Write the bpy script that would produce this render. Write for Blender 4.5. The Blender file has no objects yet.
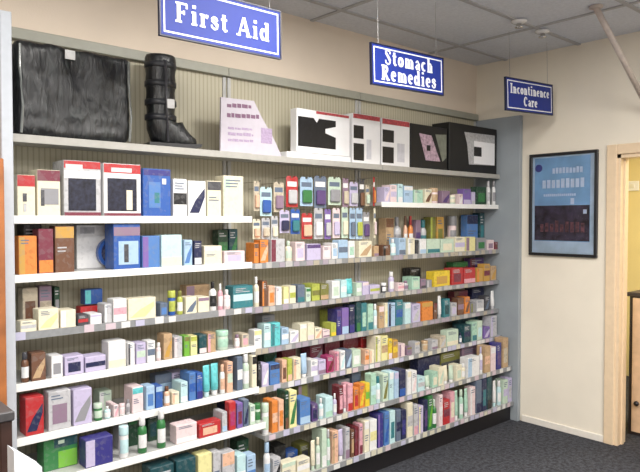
import bpy, bmesh, math, random
from mathutils import Vector, Matrix, Euler
random.seed(11)
SC = bpy.context.scene
COL = SC.collection
PI = math.pi

# ------------------------------------------------------------------ camera
CAM = Vector((-4.49, -3.09, 1.6))
ROT = Euler((math.radians(90 - 1.55), 0, math.radians(-41.6))).to_matrix()
FPX = 630.0
cd = bpy.data.cameras.new('camera'); co = bpy.data.objects.new('camera', cd); COL.objects.link(co)
co.location = CAM; co.rotation_euler = ROT.to_euler()
cd.sensor_fit = 'HORIZONTAL'; cd.sensor_width = 36; cd.lens = FPX * 36 / 640; cd.clip_start = .05
SC.camera = co

def ray(px, py):
    return ROT @ Vector(((px - 320) / FPX, (236 - py) / FPX, -1))
def atY(px, py, Y):
    d = ray(px, py); return CAM + d * ((Y - CAM.y) / d.y)
def atX(px, py, X):
    d = ray(px, py); return CAM + d * ((X - CAM.x) / d.x)

# ------------------------------------------------------------------ materials
def lin(c):
    return tuple(((v / 255) / 12.92 if v / 255 <= .04045 else ((v / 255 + .055) / 1.055) ** 2.4) for v in c) + (1,)
_m = {}
def mat(name, rgb, rough=.5, metal=0., noise=.06, scale=30., coat=0., bump=0., bscale=200.):
    if name in _m: return _m[name]
    m = bpy.data.materials.new(name); m.use_nodes = True; nt = m.node_tree; N = nt.nodes; L = nt.links
    b = N['Principled BSDF']; b.inputs['Roughness'].default_value = rough; b.inputs['Metallic'].default_value = metal
    b.inputs['Coat Weight'].default_value = coat
    tc = N.new('ShaderNodeTexCoord'); nz = N.new('ShaderNodeTexNoise'); nz.inputs['Scale'].default_value = scale
    nz.inputs['Detail'].default_value = 3
    L.new(tc.outputs['Object'], nz.inputs['Vector'])
    cr = N.new('ShaderNodeValToRGB'); c = lin(rgb)
    cr.color_ramp.elements[0].position = .3; cr.color_ramp.elements[1].position = .7
    cr.color_ramp.elements[0].color = tuple(max(0, v * (1 - 2 * noise)) for v in c[:3]) + (1,)
    cr.color_ramp.elements[1].color = tuple(min(1, v * (1 + 1.5 * noise)) for v in c[:3]) + (1,)
    L.new(nz.outputs['Fac'], cr.inputs['Fac']); L.new(cr.outputs['Color'], b.inputs['Base Color'])
    if bump:
        n2 = N.new('ShaderNodeTexNoise'); n2.inputs['Scale'].default_value = bscale; L.new(tc.outputs['Object'], n2.inputs['Vector'])
        bp = N.new('ShaderNodeBump'); bp.inputs['Strength'].default_value = bump; bp.inputs['Distance'].default_value = .01
        L.new(n2.outputs['Fac'], bp.inputs['Height']); L.new(bp.outputs['Normal'], b.inputs['Normal'])
    _m[name] = m; return m

PAL = dict(
 white=(226,226,226), cream=(226,218,190), paleyellow=(228,220,150), yellow=(232,198,40), gold=(200,150,60), orange=(226,128,48),
 peach=(228,178,146), red=(190,34,38), darkred=(110,26,36), maroon=(120,40,60), pink=(222,158,172), palepink=(228,204,206), magenta=(170,40,100),
 lavender=(190,180,214), violet=(120,90,170), purple=(84,58,120), indigo=(48,44,128), navy=(28,34,76), blue=(34,84,172), midblue=(70,120,190),
 paleblue=(160,192,222), palecyan=(184,220,224), aqua=(90,200,205), teal=(40,120,130), darkteal=(20,70,78), mint=(164,208,184), green=(44,120,60),
 darkgreen=(20,64,40), brightgreen=(110,180,50), olive=(120,120,50), yellowgreen=(176,186,70), palegreen=(190,212,190), grey=(140,140,146),
 palegrey=(186,186,190), darkgrey=(66,66,72), black=(22,22,26), brown=(110,70,48), tan=(190,156,116), beige=(198,184,160), mauve=(140,112,136),
 slate=(92,108,132))
CN = dict(paleyellow='pale yellow', darkred='dark red', palepink='pale pink', midblue='mid blue', paleblue='pale blue', palecyan='pale cyan',
 darkteal='dark teal', darkgreen='dark green', brightgreen='bright green', yellowgreen='yellow-green', palegreen='pale green', palegrey='pale grey', darkgrey='dark grey')
def mute(c):
    g = sum(c)/3
    return tuple(.84*v + .12*g + 4 for v in c)
for _k in list(PAL): PAL[_k] = mute(PAL[_k])
def cname(k): return CN.get(k, k)
def prod(k, finish='card'):
    # printed card: fine artwork print in the pack's own colour; plastic: plain glossy
    if finish == 'plastic': return mat('plastic_' + k, PAL[k], rough=.3, noise=.04, coat=.2)
    key = 'print_' + k
    if key in _m: return _m[key]
    m = bpy.data.materials.new(key); m.use_nodes = True; nt = m.node_tree; N = nt.nodes; L = nt.links
    b = N['Principled BSDF']; b.inputs['Roughness'].default_value = .42
    tc = N.new('ShaderNodeTexCoord'); v = N.new('ShaderNodeTexVoronoi'); v.inputs['Scale'].default_value = 70
    L.new(tc.outputs['Object'], v.inputs['Vector'])
    c = lin(PAL[k]); lum = sum(c[:3]) / 3
    mx = N.new('ShaderNodeMix'); mx.data_type = 'RGBA'; mx.inputs['A'].default_value = c
    alt = tuple(min(1, x * (.9 if lum > .5 else .78) + (.0 if lum > .3 else .05)) for x in c[:3]) + (1,)
    mx.inputs['B'].default_value = alt
    sp = N.new('ShaderNodeSeparateColor'); L.new(v.outputs['Color'], sp.inputs['Color'])
    cr = N.new('ShaderNodeValToRGB'); cr.color_ramp.elements[0].position = .55; cr.color_ramp.elements[1].position = .95
    L.new(sp.outputs['Red'], cr.inputs['Fac']); L.new(cr.outputs['Color'], mx.inputs['Factor']); L.new(mx.outputs['Result'], b.inputs['Base Color'])
    _m[key] = m; return m

# ------------------------------------------------------------------ mesh helpers
def link(name, bm, m, parent=None, smooth=False, loc=None):
    me = bpy.data.meshes.new(name)
    bmesh.ops.recalc_face_normals(bm, faces=bm.faces)
    bm.to_mesh(me); bm.free()
    for x in (m if isinstance(m, (list, tuple)) else [m]): me.materials.append(x)
    if smooth:
        for p in me.polygons: p.use_smooth = True
    o = bpy.data.objects.new(name, me); COL.objects.link(o)
    if parent: o.parent = parent
    if loc: o.location = loc
    return o
def box(bm, x0, y0, z0, x1, y1, z1, bev=0, mi=0):
    r = bmesh.ops.create_cube(bm, size=1, matrix=Matrix.Translation(((x0+x1)/2, (y0+y1)/2, (z0+z1)/2)) @ Matrix.Diagonal((abs(x1-x0), abs(y1-y0), abs(z1-z0), 1)))
    vs = r['verts']; fs = set(f for v in vs for f in v.link_faces)
    for f in fs: f.material_index = mi
    if bev:
        es = list(set(e for v in vs for e in v.link_edges))
        bmesh.ops.bevel(bm, geom=es, offset=bev, segments=1, affect='EDGES')
def lathe(bm, prof, n=14, cx=0, cy=0, a0=0, a1=2*PI, mi=0):
    full = abs(a1 - a0 - 2*PI) < 1e-6
    rings = []
    k = n if full else n + 1
    for r, z in prof:
        rings.append([bm.verts.new((cx + r*math.cos(a0+(a1-a0)*i/n), cy + r*math.sin(a0+(a1-a0)*i/n), z)) for i in range(k)])
    for a, b in zip(rings, rings[1:]):
        for i in range(n):
            j = (i+1) % k
            f = bm.faces.new((a[i], a[j], b[j], b[i])); f.material_index = mi
    if full:
        for rg in (rings[0], rings[-1]):
            if prof[0 if rg is rings[0] else -1][0] > 1e-5: bm.faces.new(rg)
def tube(bm, pts, r, n=8):
    rings = []
    P = [Vector(p) for p in pts]
    rr = r if isinstance(r, (list, tuple)) else [r]*len(P)
    for i, p in enumerate(P):
        d = (P[min(i+1, len(P)-1)] - P[max(i-1, 0)]).normalized()
        u = d.cross(Vector((0, 0, 1)));
        if u.length < .01: u = d.cross(Vector((1, 0, 0)))
        u.normalize(); w = d.cross(u)
        rings.append([bm.verts.new(p + (u*math.cos(2*PI*k/n) + w*math.sin(2*PI*k/n))*rr[i]) for k in range(n)])
    for a, b in zip(rings, rings[1:]):
        for i in range(n): bm.faces.new((a[i], a[(i+1) % n], b[(i+1) % n], b[i]))
    bm.faces.new(rings[0]); bm.faces.new(rings[-1])
def prism(bm, poly, y0, y1, mi=0):   # polygon in xz extruded along y
    a = [bm.verts.new((x, y0, z)) for x, z in poly]; b = [bm.verts.new((x, y1, z)) for x, z in poly]
    fs = [bm.faces.new(a), bm.faces.new(b[::-1])]
    n = len(poly)
    for i in range(n): fs.append(bm.faces.new((a[i], a[(i+1) % n], b[(i+1) % n], b[i])))
    for f in fs: f.material_index = mi
def empty(name, loc, rz=0):
    o = bpy.data.objects.new(name, None); o.empty_display_size = .05; COL.objects.link(o)
    o.location = loc; o.rotation_euler = (0, 0, rz); return o
def tag(o, label, cat, group=None, kind=None):
    if label: o['label'] = label
    if cat: o['category'] = cat
    if group: o['group'] = group
    if kind: o['kind'] = kind
    return o
def struct(name, bm, m):
    o = link(name, bm, m); o['kind'] = 'structure'; return o

# ------------------------------------------------------------------ the room
H = 2.876
XW, YW = -7.0, -7.5                      # far left wall, rear wall
def wall_material(name, rgb):
    return mat(name, rgb, rough=.85, noise=.02, scale=3, bump=.08, bscale=120)
M_wall = wall_material('painted_wall', (222, 208, 191))
M_wallr = wall_material('painted_wall_cream', (232, 224, 208))
M_in = wall_material('painted_wall_yellow', (226, 212, 160))

def carpet():
    m = bpy.data.materials.new('charcoal_carpet'); m.use_nodes = True; nt = m.node_tree; N = nt.nodes; L = nt.links
    b = N['Principled BSDF']; b.inputs['Roughness'].default_value = 1
    tc = N.new('ShaderNodeTexCoord'); n1 = N.new('ShaderNodeTexNoise'); n1.inputs['Scale'].default_value = 38; n1.inputs['Detail'].default_value = 6; n1.inputs['Roughness'].default_value = .75
    L.new(tc.outputs['Object'], n1.inputs['Vector'])
    cr = N.new('ShaderNodeValToRGB'); e = cr.color_ramp.elements
    e[0].position = .38; e[0].color = lin((22, 24, 30)); e[1].position = .66; e[1].color = lin((74, 76, 84))
    L.new(n1.outputs['Fac'], cr.inputs['Fac']); L.new(cr.outputs['Color'], b.inputs['Base Color'])
    bp = N.new('ShaderNodeBump'); bp.inputs['Strength'].default_value = .4; bp.inputs['Distance'].default_value = .01
    L.new(n1.outputs['Fac'], bp.inputs['Height']); L.new(bp.outputs['Normal'], b.inputs['Normal'])
    return m
bm = bmesh.new(); box(bm, XW, YW, -.05, 2.2, .1, 0); struct('floor', bm, carpet())

def ceiling_tiles():
    m = bpy.data.materials.new('ceiling_tile'); m.use_nodes = True; nt = m.node_tree; N = nt.nodes; L = nt.links
    b = N['Principled BSDF']; b.inputs['Roughness'].default_value = .9
    tc = N.new('ShaderNodeTexCoord'); n1 = N.new('ShaderNodeTexNoise'); n1.inputs['Scale'].default_value = 60; n1.inputs['Detail'].default_value = 4
    L.new(tc.outputs['Object'], n1.inputs['Vector'])
    cr = N.new('ShaderNodeValToRGB'); e = cr.color_ramp.elements
    e[0].position = .3; e[0].color = lin((210, 213, 220)); e[1].position = .7; e[1].color = lin((222, 225, 232))
    L.new(n1.outputs['Fac'], cr.inputs['Fac']); L.new(cr.outputs['Color'], b.inputs['Base Color'])
    return m
bm = bmesh.new(); box(bm, XW, YW, H, .1, .1, H + .05); struct('ceiling', bm, ceiling_tiles())
# suspended grid of tee bars
bm = bmesh.new()
gx = [-.62 - 1.2*i for i in range(6)]; gy = [-.28 - .6*i for i in range(12)]
for x in gx: box(bm, x-.014, YW, H-.008, x+.014, 0, H+.001)
for y in gy: box(bm, XW, y-.014, H-.0085, 0, y+.014, H+.001)
struct('trim_1', bm, mat('tee_bar', (176, 176, 178), rough=.5, noise=.02))

bm = bmesh.new(); box(bm, XW, 0, 0, .1, .1, H); struct('wall_back', bm, M_wall)
DS0, DS1, DH = -1.168, -2.05, 2.05       # door opening in the right wall
bm = bmesh.new()
box(bm, 0, DS0, 0, .12, 0, H); box(bm, 0, DS1, DH, .12, DS0, H); box(bm, 0, YW, 0, .12, DS1, H)
struct('wall_right', bm, M_wallr)
bm = bmesh.new(); box(bm, XW-.1, YW, 0, XW, .1, H); struct('wall_left', bm, M_wall)
bm = bmesh.new(); box(bm, XW, YW-.1, 0, .1, YW, H); struct('wall_rear', bm, M_wall)
# little room seen through the doorway
bm = bmesh.new()
box(bm, 2.1, -3, 0, 2.2, 0.05, 2.6); box(bm, .12, -.3, 0, 2.1, -.2, 2.6); box(bm, .12, -3.1, 0, 2.1, -3, 2.6)
struct('wall_inner', bm, M_in)
bm = bmesh.new(); box(bm, .12, -3, 2.6, 2.1, -.2, 2.65); struct('ceiling_inner', bm, M_wall)
# architrave and jamb lining
M_arch = mat('cream_gloss_paint', (228, 204, 172), rough=.35, noise=.02)
bm = bmesh.new()
box(bm, -.018, DS0-.0, 0, 0, DS0+.07, DH+.07, .004); box(bm, -.018, DS1-.07, 0, 0, DS1, DH+.07, .004)
box(bm, -.018, DS1, DH, 0, DS0, DH+.07, .004)
box(bm, -.004, DS0-.025, 0, .125, DS0, DH); box(bm, -.004, DS1, 0, .125, DS1+.025, DH); box(bm, -.004, DS1, DH-.025, .125, DS0, DH)
box(bm, .05, DS0-.034, 0, .08, DS0-.025, DH-.025)
struct('trim_2', bm, M_arch)
bm = bmesh.new(); box(bm, -.012, DS0+.07, 0, 0, -.45, .05, .003); box(bm, -.012, YW, 0, 0, DS1-.07, .05, .003)
struct('baseboard_right', bm, mat('white_skirting', (232, 226, 216), rough=.4, noise=.02))
bm = bmesh.new(); box(bm, XW, -.012, 0, -4.9, 0, .085, .003); struct('baseboard_back', bm, _m['white_skirting'])

# ------------------------------------------------------------------ shelving
XL, XR = -3.74, -.045                          # left panel, right panel
XA = atY(252.5, 219, -.28).x; XB = atY(381.5, 204, -.25).x   # seams between the bays
def zline(px, py, ds): return atY(px, py, -ds).z
LD = {1: .28, 2: .28, 3: .28, 4: .30, 5: .31, 6: .34, 7: .40, 8: .42}
RD = {1: .26, 2: .25, 3: .26, 4: .26, 5: .26, 6: .29, 7: .385, 8: .40}
LZ = {k: zline(px, py, LD[k]) + .010 for k, (px, py) in {1: (140, 146.5), 2: (140, 218.5), 3: (140, 270.7), 4: (171, 318.3), 5: (140, 366.8), 6: (140, 415), 7: (200, 441.7)}.items()}
RZ = {k: zline(px, py, RD[k]) + .010 for k, (px, py) in {2: (440, 205), 3: (280, 264), 4: (280, 307), 5: (280, 347.6), 6: (280, 386), 7: (280, 434), 8: (460, 421.8)}.items()}
RZ[1] = LZ[1] + .0; LZ[8] = RZ[8]
PT = 2.41
M_white = mat('white_enamel', (216, 216, 212), rough=.35, noise=.02)
M_edge = mat('white_shelf_edge', (232, 232, 228), rough=.3, noise=.015)
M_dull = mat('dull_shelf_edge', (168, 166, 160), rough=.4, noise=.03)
M_shelf = mat('grey_shelf_enamel', (178, 178, 176), rough=.4, noise=.03)
M_panel = mat('blue_grey_laminate', (150, 158, 164), rough=.5, noise=.03, scale=6)
M_post = mat('pale_upright', (178, 184, 192), rough=.4, noise=.02)
M_kick = mat('black_kickplate', (22, 20, 24), rough=.5)
M_rail = mat('grey_ticket_rail', (136, 138, 140), rough=.35, noise=.05, scale=40)
def slat_material():
    m = bpy.data.materials.new('cream_slatted_panel'); m.use_nodes = True; nt = m.node_tree; N = nt.nodes; L = nt.links
    b = N['Principled BSDF']; b.inputs['Roughness'].default_value = .6
    tc = N.new('ShaderNodeTexCoord'); w = N.new('ShaderNodeTexWave'); w.bands_direction = 'X'; w.inputs['Scale'].default_value = 12.5; w.inputs['Distortion'].default_value = 0
    L.new(tc.outputs['Object'], w.inputs['Vector'])
    cr = N.new('ShaderNodeValToRGB'); e = cr.color_ramp.elements
    e[0].position = .05; e[0].color = lin((160, 154, 134)); e[1].position = .3; e[1].color = lin((182, 176, 154))
    L.new(w.outputs['Fac'], cr.inputs['Fac']); L.new(cr.outputs['Color'], b.inputs['Base Color'])
    bp = N.new('ShaderNodeBump'); bp.inputs['Strength'].default_value = .25; bp.inputs['Distance'].default_value = .002
    L.new(w.outputs['Fac'], bp.inputs['Height']); L.new(bp.outputs['Normal'], b.inputs['Normal'])
    return m
M_slat = slat_material()
TK = [mat('ticket_white', (208, 208, 206), noise=.01), mat('ticket_pink', (196, 180, 188), noise=.01), mat('ticket_cream', (200, 196, 178), noise=.01), mat('ticket_lilac', (180, 178, 200), noise=.01)]

TK2 = [mat('ticket_dull', (176, 174, 172), noise=.02), mat('ticket_mauve', (158, 148, 160), noise=.02), mat('ticket_tan', (170, 162, 146), noise=.02)]
def bay(x0, x1, shelves, label, left=False, right=False, ticketed=(), dense=.1):
    b = empty('shelving_bay', ((x0+x1)/2, 0, 0)); tag(b, label, 'shelving', 'bays of the pharmacy shelving wall')
    cx = (x0+x1)/2; a, c = x0-cx, x1-cx
    bm = bmesh.new(); box(bm, a+.001, -.025, .0, c-.001, -.002, PT); link('back_panel', bm, M_slat, b)
    bm = bmesh.new(); box(bm, a+.001, -.055, PT, c-.001, -.002, PT+.05, .003); link('header_trim', bm, mat('grey_header', (158, 158, 146), rough=.5, noise=.02), b)
    for xs in ((a+.016), (c-.016)):
        bm = bmesh.new(); box(bm, xs-.011, -.034, .12, xs+.011, -.025, PT-.002, .002)
        for k in range(44): box(bm, xs-.003, -.0345, .16+k*.05, xs+.003, -.0338, .185+k*.05)
        link('slotted_upright', bm, M_shelf, b)
    for n, (z, d) in shelves.items():
        bm = bmesh.new(); box(bm, a+.002, -d+.004, z-.022, c-.002, -.036, z, .001)
        s = link('shelf', bm, M_shelf, b)
        if n in ticketed:
            bm = bmesh.new(); box(bm, a+.002, -d, z-.03, c-.002, -d+.004, z+.002)
            link('ticket_rail', bm, M_rail, s)
            x = a+.03
            while x < c-.06:
                w = .038 + random.random()*.012
                bm = bmesh.new(); box(bm, x, -d-.0015, z-.029, x+w, -d-.0002, z-.001+random.choice((0, 0, .006)))
                link('price_ticket', bm, random.choice(TK if n > 5 or left else TK2), s)
                x += w + random.choice((.006, .012, .03, .055)) * (dense/.1)
        else:
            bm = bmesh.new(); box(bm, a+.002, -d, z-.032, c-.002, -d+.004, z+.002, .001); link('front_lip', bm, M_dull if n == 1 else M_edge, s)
    bm = bmesh.new(); box(bm, a, -shelves[8][1]+.03, 0, c, -shelves[8][1]+.05, shelves[8][0]-.034); link('kick_plate', bm, M_kick, b)
    if left:
        bm = bmesh.new(); box(bm, a-.045, -.43, 0, a-.001, -.002, PT, .003); link('end_panel', bm, M_post, b)
    if right:
        bm = bmesh.new(); box(bm, c+.001, -.434, 0, c+.04, -.002, PT, .002); link('end_panel', bm, M_panel, b)
    return b
bay(XL, XA, {k: (LZ[k], LD[k]) for k in LZ}, 'left bay of shelving with long white shelves and tall white end post', left=True, ticketed=(4,), dense=.45)
BM_ = bay(XA, XB, {k: (RZ[k], RD[k]) for k in RZ if k != 2}, 'middle bay of shelving with hanging packets above its crowded shelves', ticketed=(3, 4, 5, 6, 7, 8))
bay(XB, XR, {k: (RZ[k], RD[k]) for k in RZ}, 'right bay of shelving ending at blue-grey end panel beside the poster wall', right=True, ticketed=(3, 4, 5, 6, 7, 8))

# ------------------------------------------------------------------ products
def carton(root, w, d, h, c1, c2, pat):
    bm = bmesh.new(); box(bm, -w/2, 0, 0, w/2, d, h-.0015, .0015)
    # tuck flap lid line
    box(bm, -w/2+.002, .002, h-.0016, w/2-.002, d-.002, h)
    link('carton_body', bm, prod(c1), root)
    t = .0008; bm = bmesh.new()
    if pat == 0: box(bm, -w/2+.002, -t, h*.74, w/2-.002, 0, h-.004)
    elif pat == 1: box(bm, -w/2+.002, -t, h*.32, w/2-.002, 0, h*.62)
    elif pat == 2: box(bm, -w/2+.002, -t, .004, w/2-.002, 0, h*.3)
    elif pat == 3: box(bm, -w/2+.002, -t, .004, -w/2+w*.34, 0, h-.004)
    elif pat == 4: box(bm, -w*.33, -t, h*.16, w*.33, 0, h*.66)
    else: prism(bm, [(-w*.44, h*.1), (w*.1, h*.1), (w*.44, h*.55), (w*.44, h*.8), (-w*.1, h*.45)], -t, 0)
    link('printed_label', bm, prod(c2), root)
    if random.random() < .45: return
    bm = bmesh.new(); k = random.choice((2, 3))
    zz = h*.9 if pat != 0 else h*.55
    for i in range(k):
        ww = w*random.uniform(.35, .75); box(bm, -w*.38, -t*1.6, zz-i*h*.075-h*.03, -w*.38+ww, -t*.8 if pat else 0, zz-i*h*.075)
    link('print_lines', bm, prod('slate' if sum(PAL[c1]) > 330 else 'palegrey'), root)
def bottle(root, w, d, h, c1, c2, pat):
    r = w/2; hb = h*.76
    bm = bmesh.new(); n = .42 if pat % 2 else .6
    lathe(bm, [(r*.92, 0), (r, .004), (r, hb*.82), (r*.93, hb*.9), (r*n*1.1, hb*.98), (r*n, hb), (r*n, hb+h*.02)], 14, 0, r)
    link('bottle_body', bm, prod(c1, 'plastic'), root, True)
    bm = bmesh.new(); cr_ = r*n*1.12
    lathe(bm, [(cr_, hb), (cr_, h*.8), (cr_*1.04, h*.81), (cr_*.97, h*.97), (cr_*.9, h)], 12, 0, r)
    link('cap', bm, prod(c2, 'plastic'), root, True)
    bm = bmesh.new(); lathe(bm, [(r*1.006, hb*.2), (r*1.012, hb*.21), (r*1.012, hb*.68), (r*1.006, hb*.69)], 10, 0, r, PI*1.08, PI*1.92)
    link('wrap_label', bm, prod('white' if c1 not in ('white', 'cream', 'palegrey') else c2), root, True)
def tub(root, w, d, h, c1, c2, pat):
    r = w/2
    bm = bmesh.new(); lathe(bm, [(r*.93, 0), (r*.98, .004), (r, h*.7), (r*.94, h*.74)], 16, 0, r); link('tub_body', bm, prod(c1, 'plastic'), root, True)
    bm = bmesh.new(); lathe(bm, [(r*1.03, h*.72), (r*1.04, h*.74), (r*1.03, h*.97), (r*.96, h)], 16, 0, r); link('lid', bm, prod(c2, 'plastic'), root, True)
    bm = bmesh.new(); lathe(bm, [(r*1.0, h*.16), (r*1.008, h*.17), (r*1.015, h*.58), (r*1.0, h*.59)], 10, 0, r, PI*1.1, PI*1.9); link('wrap_label', bm, prod(c2), root, True)
def toiletry_tube(root, w, d, h, c1, c2, pat):
    r = w/2; bm = bmesh.new(); rings = []; n = 12
    for f, sx, sy in ((.16, .8, .8), (.2, .98, .98), (.5, 1, .8), (.8, 1.02, .42), (.93, 1.03, .12), (1, 1.03, .1)):
        rings.append([bm.verts.new((r*sx*math.cos(2*PI*i/n), r + r*sy*math.sin(2*PI*i/n), h*f)) for i in range(n)])
    for a, b in zip(rings, rings[1:]):
        for i in range(n): bm.faces.new((a[i], a[(i+1) % n], b[(i+1) % n], b[i]))
    bm.faces.new(rings[0]); bm.faces.new(rings[-1]); link('tube_body', bm, prod(c1), root, True)
    bm = bmesh.new(); lathe(bm, [(r*.66, 0), (r*.7, .003), (r*.74, h*.16), (r*.7, h*.17)], 12, 0, r); link('cap', bm, prod(c2, 'plastic'), root, True)
def packet(root, w, d, h, c1, c2, pat):
    # hang-sell card with a blister
    bm = bmesh.new(); e = w*.12
    prism(bm, [(-w/2, 0), (w/2, 0), (w/2, h-e), (w/2-e, h), (w*.09, h), (w*.09, h-.012), (-w*.09, h-.012), (-w*.09, h), (-w/2+e, h), (-w/2, h-e)], 0, .002)
    link('backing_card', bm, prod(c1), root)
    bm = bmesh.new(); box(bm, -w*.36, -.018, h*.1, w*.36, 0, h*.55, .006); link('blister', bm, prod(c2, 'plastic'), root)
    bm = bmesh.new(); box(bm, -w*.4, -.0008, h*.66, w*.4, 0, h*.82); link('printed_title', bm, prod('white' if sum(PAL[c1]) < 520 else 'slate'), root)
KIND = dict(b=('medicine_carton', 'carton', 'box', 'label', carton), o=('medicine_bottle', 'bottle', 'bottle', 'cap', bottle),
            j=('plastic_tub', 'tub', 'tub', 'lid', tub), t=('ointment_tube', 'tube', 'tube', 'cap', toiletry_tube), p=('hanging_packet', 'packet', 'packet', 'insert', packet))
ORD = {1: 'top', 2: 'second', 3: 'third', 4: 'fourth', 5: 'fifth', 6: 'sixth', 7: 'seventh', 8: 'lowest'}
LOG = []
def row(where, z, ds, data, rear=False, bayname=None, gname=''):
    """data: 'x0 x1 ytop kind c1 c2;' left to right, in the photograph's frame; each stands on the shelf plane."""
    setback = .012 + (.125 if rear else 0)
    Y = -(ds - setback)
    recs = []
    for e in data.split(';'):
        e = e.split()
        if not e: continue
        x0, x1, yt = map(float, e[:3]); k, c1, c2 = e[3:6]
        A, B = atY(x0, yt, Y), atY(x1, yt, Y)
        h = A.z*.5 + B.z*.5 - z
        if h < .02: h = .02
        lo_, hi_ = (XL+.004, XA-.003) if 'left' in where else (XA+.004, XR-.006)
        xa, xb = max(A.x, lo_), min(B.x, hi_)
        if xb - xa < .02 or xb - xa < .4*(B.x - A.x): continue
        w = xb - xa - .003; cx = (xa + xb)/2
        nm, word, cat, part, fn = KIND[k]
        r = ray((x0+x1)/2, yt); ry = r.y / math.hypot(r.x, r.y)
        if k in 'ojt': w = min(w, w*ry*1.12 + .002)
        dep = min(random.uniform(.055, .095), ds - setback - .05)
        if k in 'ojt': w = min(w, (ds - setback - .045)*.9, .105)
        Z_, D_ = (LZ, LD) if 'left' in where else (RZ, RD)
        n_ = next(i for i in Z_ if abs(Z_[i] - z) < 1e-6)
        ups = [i for i in Z_ if i < n_ and not (Z_ is RZ and i == 2 and cx < XB - .02)]
        up = max(ups)
        hmax = Z_[up] - .036 - z
        if h > hmax:
            gap = -Y - D_[up] - .006
            need = w if k in 'ojt' else .03
            if gap > need*.98: dep = min(dep, gap)
            elif gap > .03: dep = gap; w = min(w, gap) if k in 'ojt' else w
            else: h = hmax
        o = empty(nm, (cx, Y, z + .0005))
        if k == 'b' and not rear and random.random() < .5: o.rotation_euler.z = random.uniform(-.02, .02)
        fn(o, w, dep, h, c1, c2, random.randrange(6))
        recs.append((o, word, cat, part, c1, c2, cx))
    for i, (o, word, cat, part, c1, c2, cx) in enumerate(recs):
        LOG.append(dict(o=o, word=word, cat=cat, part=part, c1=c1, c2=c2, where=bayname(cx) if bayname else where,
                        prev=recs[i-1] if i else None, nxt=recs[i+1] if i+1 < len(recs) else None, rear=rear))
    return recs
def bn(n):
    return lambda x: f"{ORD[n]} shelf {'middle' if x < XB else 'right'} bay"

# --- left bay
row('second shelf left bay', LZ[2], LD[2], "173 187 179 b white black;188 206 181 b white navy;207 221.5 181 b cream darkgrey;223 243.5 176 b cream palegreen")
row('third shelf left bay', LZ[3], LD[3], "18 37 236 b orange gold;38 53.5 229 b maroon orange;54.5 74.5 226 b brown gold;142 160 236 b midblue violet;161 182 235 b palecyan cream;184 192.5 240 b paleblue midblue;194 202 241 b navy white;204 222 246 b cream palepink;224 245 251 b palepink lavender")
row('third shelf left bay', LZ[3], LD[3], "23 42 222 b black darkgrey;218 228 230 b darkgreen green;229 243 229 b darkteal green;245 251 233 b maroon black", rear=True)
row('fourth shelf left bay', LZ[4], LD[4], "20 37 321 b cream palegrey;38 59 309 b cream paleyellow;60 76 310 b cream white;77.5 89 315 b darkgrey red;90 102 314 b white lavender;104 112 304 b palegrey white;113 127 299 b white pink;128 156 298 b cream paleyellow;160 168 303 b slate midblue;169.5 177 291 j blue yellowgreen;178 184 291 o yellowgreen olive;185.5 197 297 b cream slate;198 209.5 297 b cream mauve;211 218 282 o white black;219 224 284 o pink white;225 232 290 o palepink white;233 253 286 b teal palecyan")
row('fourth shelf left bay', LZ[4], LD[4], "22 38 288 b beige brown;39 52 286 b mauve beige;54 60 287 b darkgreen grey;80 104 306 b red orange;186 210 285 b tan mauve", rear=True)
row('fifth shelf left bay', LZ[5], LD[5], "21.5 30 353 o brown darkgrey;31 46 353 b brown tan;47 50 355 o darkred black;51 63 356 b white grey;64.5 84 356 b lavender navy;85 106 356 b lavender navy;108 126 341 b white cream;127.5 135 343 b white darkgrey;136 146 343 b lavender palegreen;147 155.5 341 b white slate;157 162 343 o palepink white;163.5 172.5 334 b tan gold;174 182.5 337 b palegrey palepink;184 190 336 b brightgreen olive;190.5 197.5 336 b paleyellow yellowgreen;199 207 335 b darkteal palepink;207.5 216 333 b tan pink;216.5 219 340 b darkred maroon;219.5 231 331 j palegreen mint;232 235 334 b black darkgrey;236 241 335 o palepink mauve;242 249 334 b beige pink;250.5 260 329 b palecyan white")
row('sixth shelf left bay', LZ[6], LD[6], "25 44 397 b red navy;48 71 391 b palegrey mauve;73 92 389 b lavender grey;95 104 404 j green palegreen;105 112 407 o palecyan white;113.5 119 405 b palepink pink;120 126 404 j white palepink;126.5 131 400 o palegrey grey;132 143.5 387 b palepink aqua;146 155 386 b paleblue midblue;155.5 163 386 b blue paleblue;165 171 387 o peach brown;172 179.5 392 b cream peach;180.5 188 382 b palecyan white;189 196 373 b midblue blue;196.5 203 373 b blue indigo;204.5 211.5 366 t aqua palecyan;212.5 220 364 t aqua white;221 226 365 o white peach;227 233 362 b peach palegreen;234 236.5 362 o palegreen grey;237 243 357 b slate white;244 251 355 o palegreen white;252 257 356 b cream black")
row('sixth shelf left bay', LZ[6], LD[6], "99 112 391 b palegreen white;155 172 374 b slate paleblue;172 186 372 b lavender grey", rear=True)
row('seventh shelf left bay', LZ[7], LD[7], "85 113 438 b indigo lavender;119 132 427 j white palecyan;138 150 418 o green white;158 168 411 o green white;176 197 424 b palepink white;199 221 422 b red peach;222 227.5 412 b palegrey paleblue;229 236 402 b red magenta;237 243 403 b violet maroon;243.5 249 400 b slate navy;250 255.5 405 b palegreen white;256 262 404 j palegreen green")
row('seventh shelf left bay', LZ[7], LD[7], "118 128 420 b palegrey slate;128 138 417 b darkgreen green;148 160 412 b darkgreen darkteal;226 234 404 b navy darkred", rear=True)
row('lowest shelf left bay', LZ[8], LD[8], "150 174 466 b darkteal slate;176 196 459 b darkteal navy;198 212 454 b paleyellow brightgreen;213 221 452 b palegrey slate;222 235 452 b palegrey peach;237 246 455 b palecyan white;247 256 455 b paleblue midblue")
row('lowest shelf left bay', LZ[8], LD[8], "237 249 440 b darkgreen brightgreen;250 264 438 b olive brightgreen", rear=True)

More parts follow.
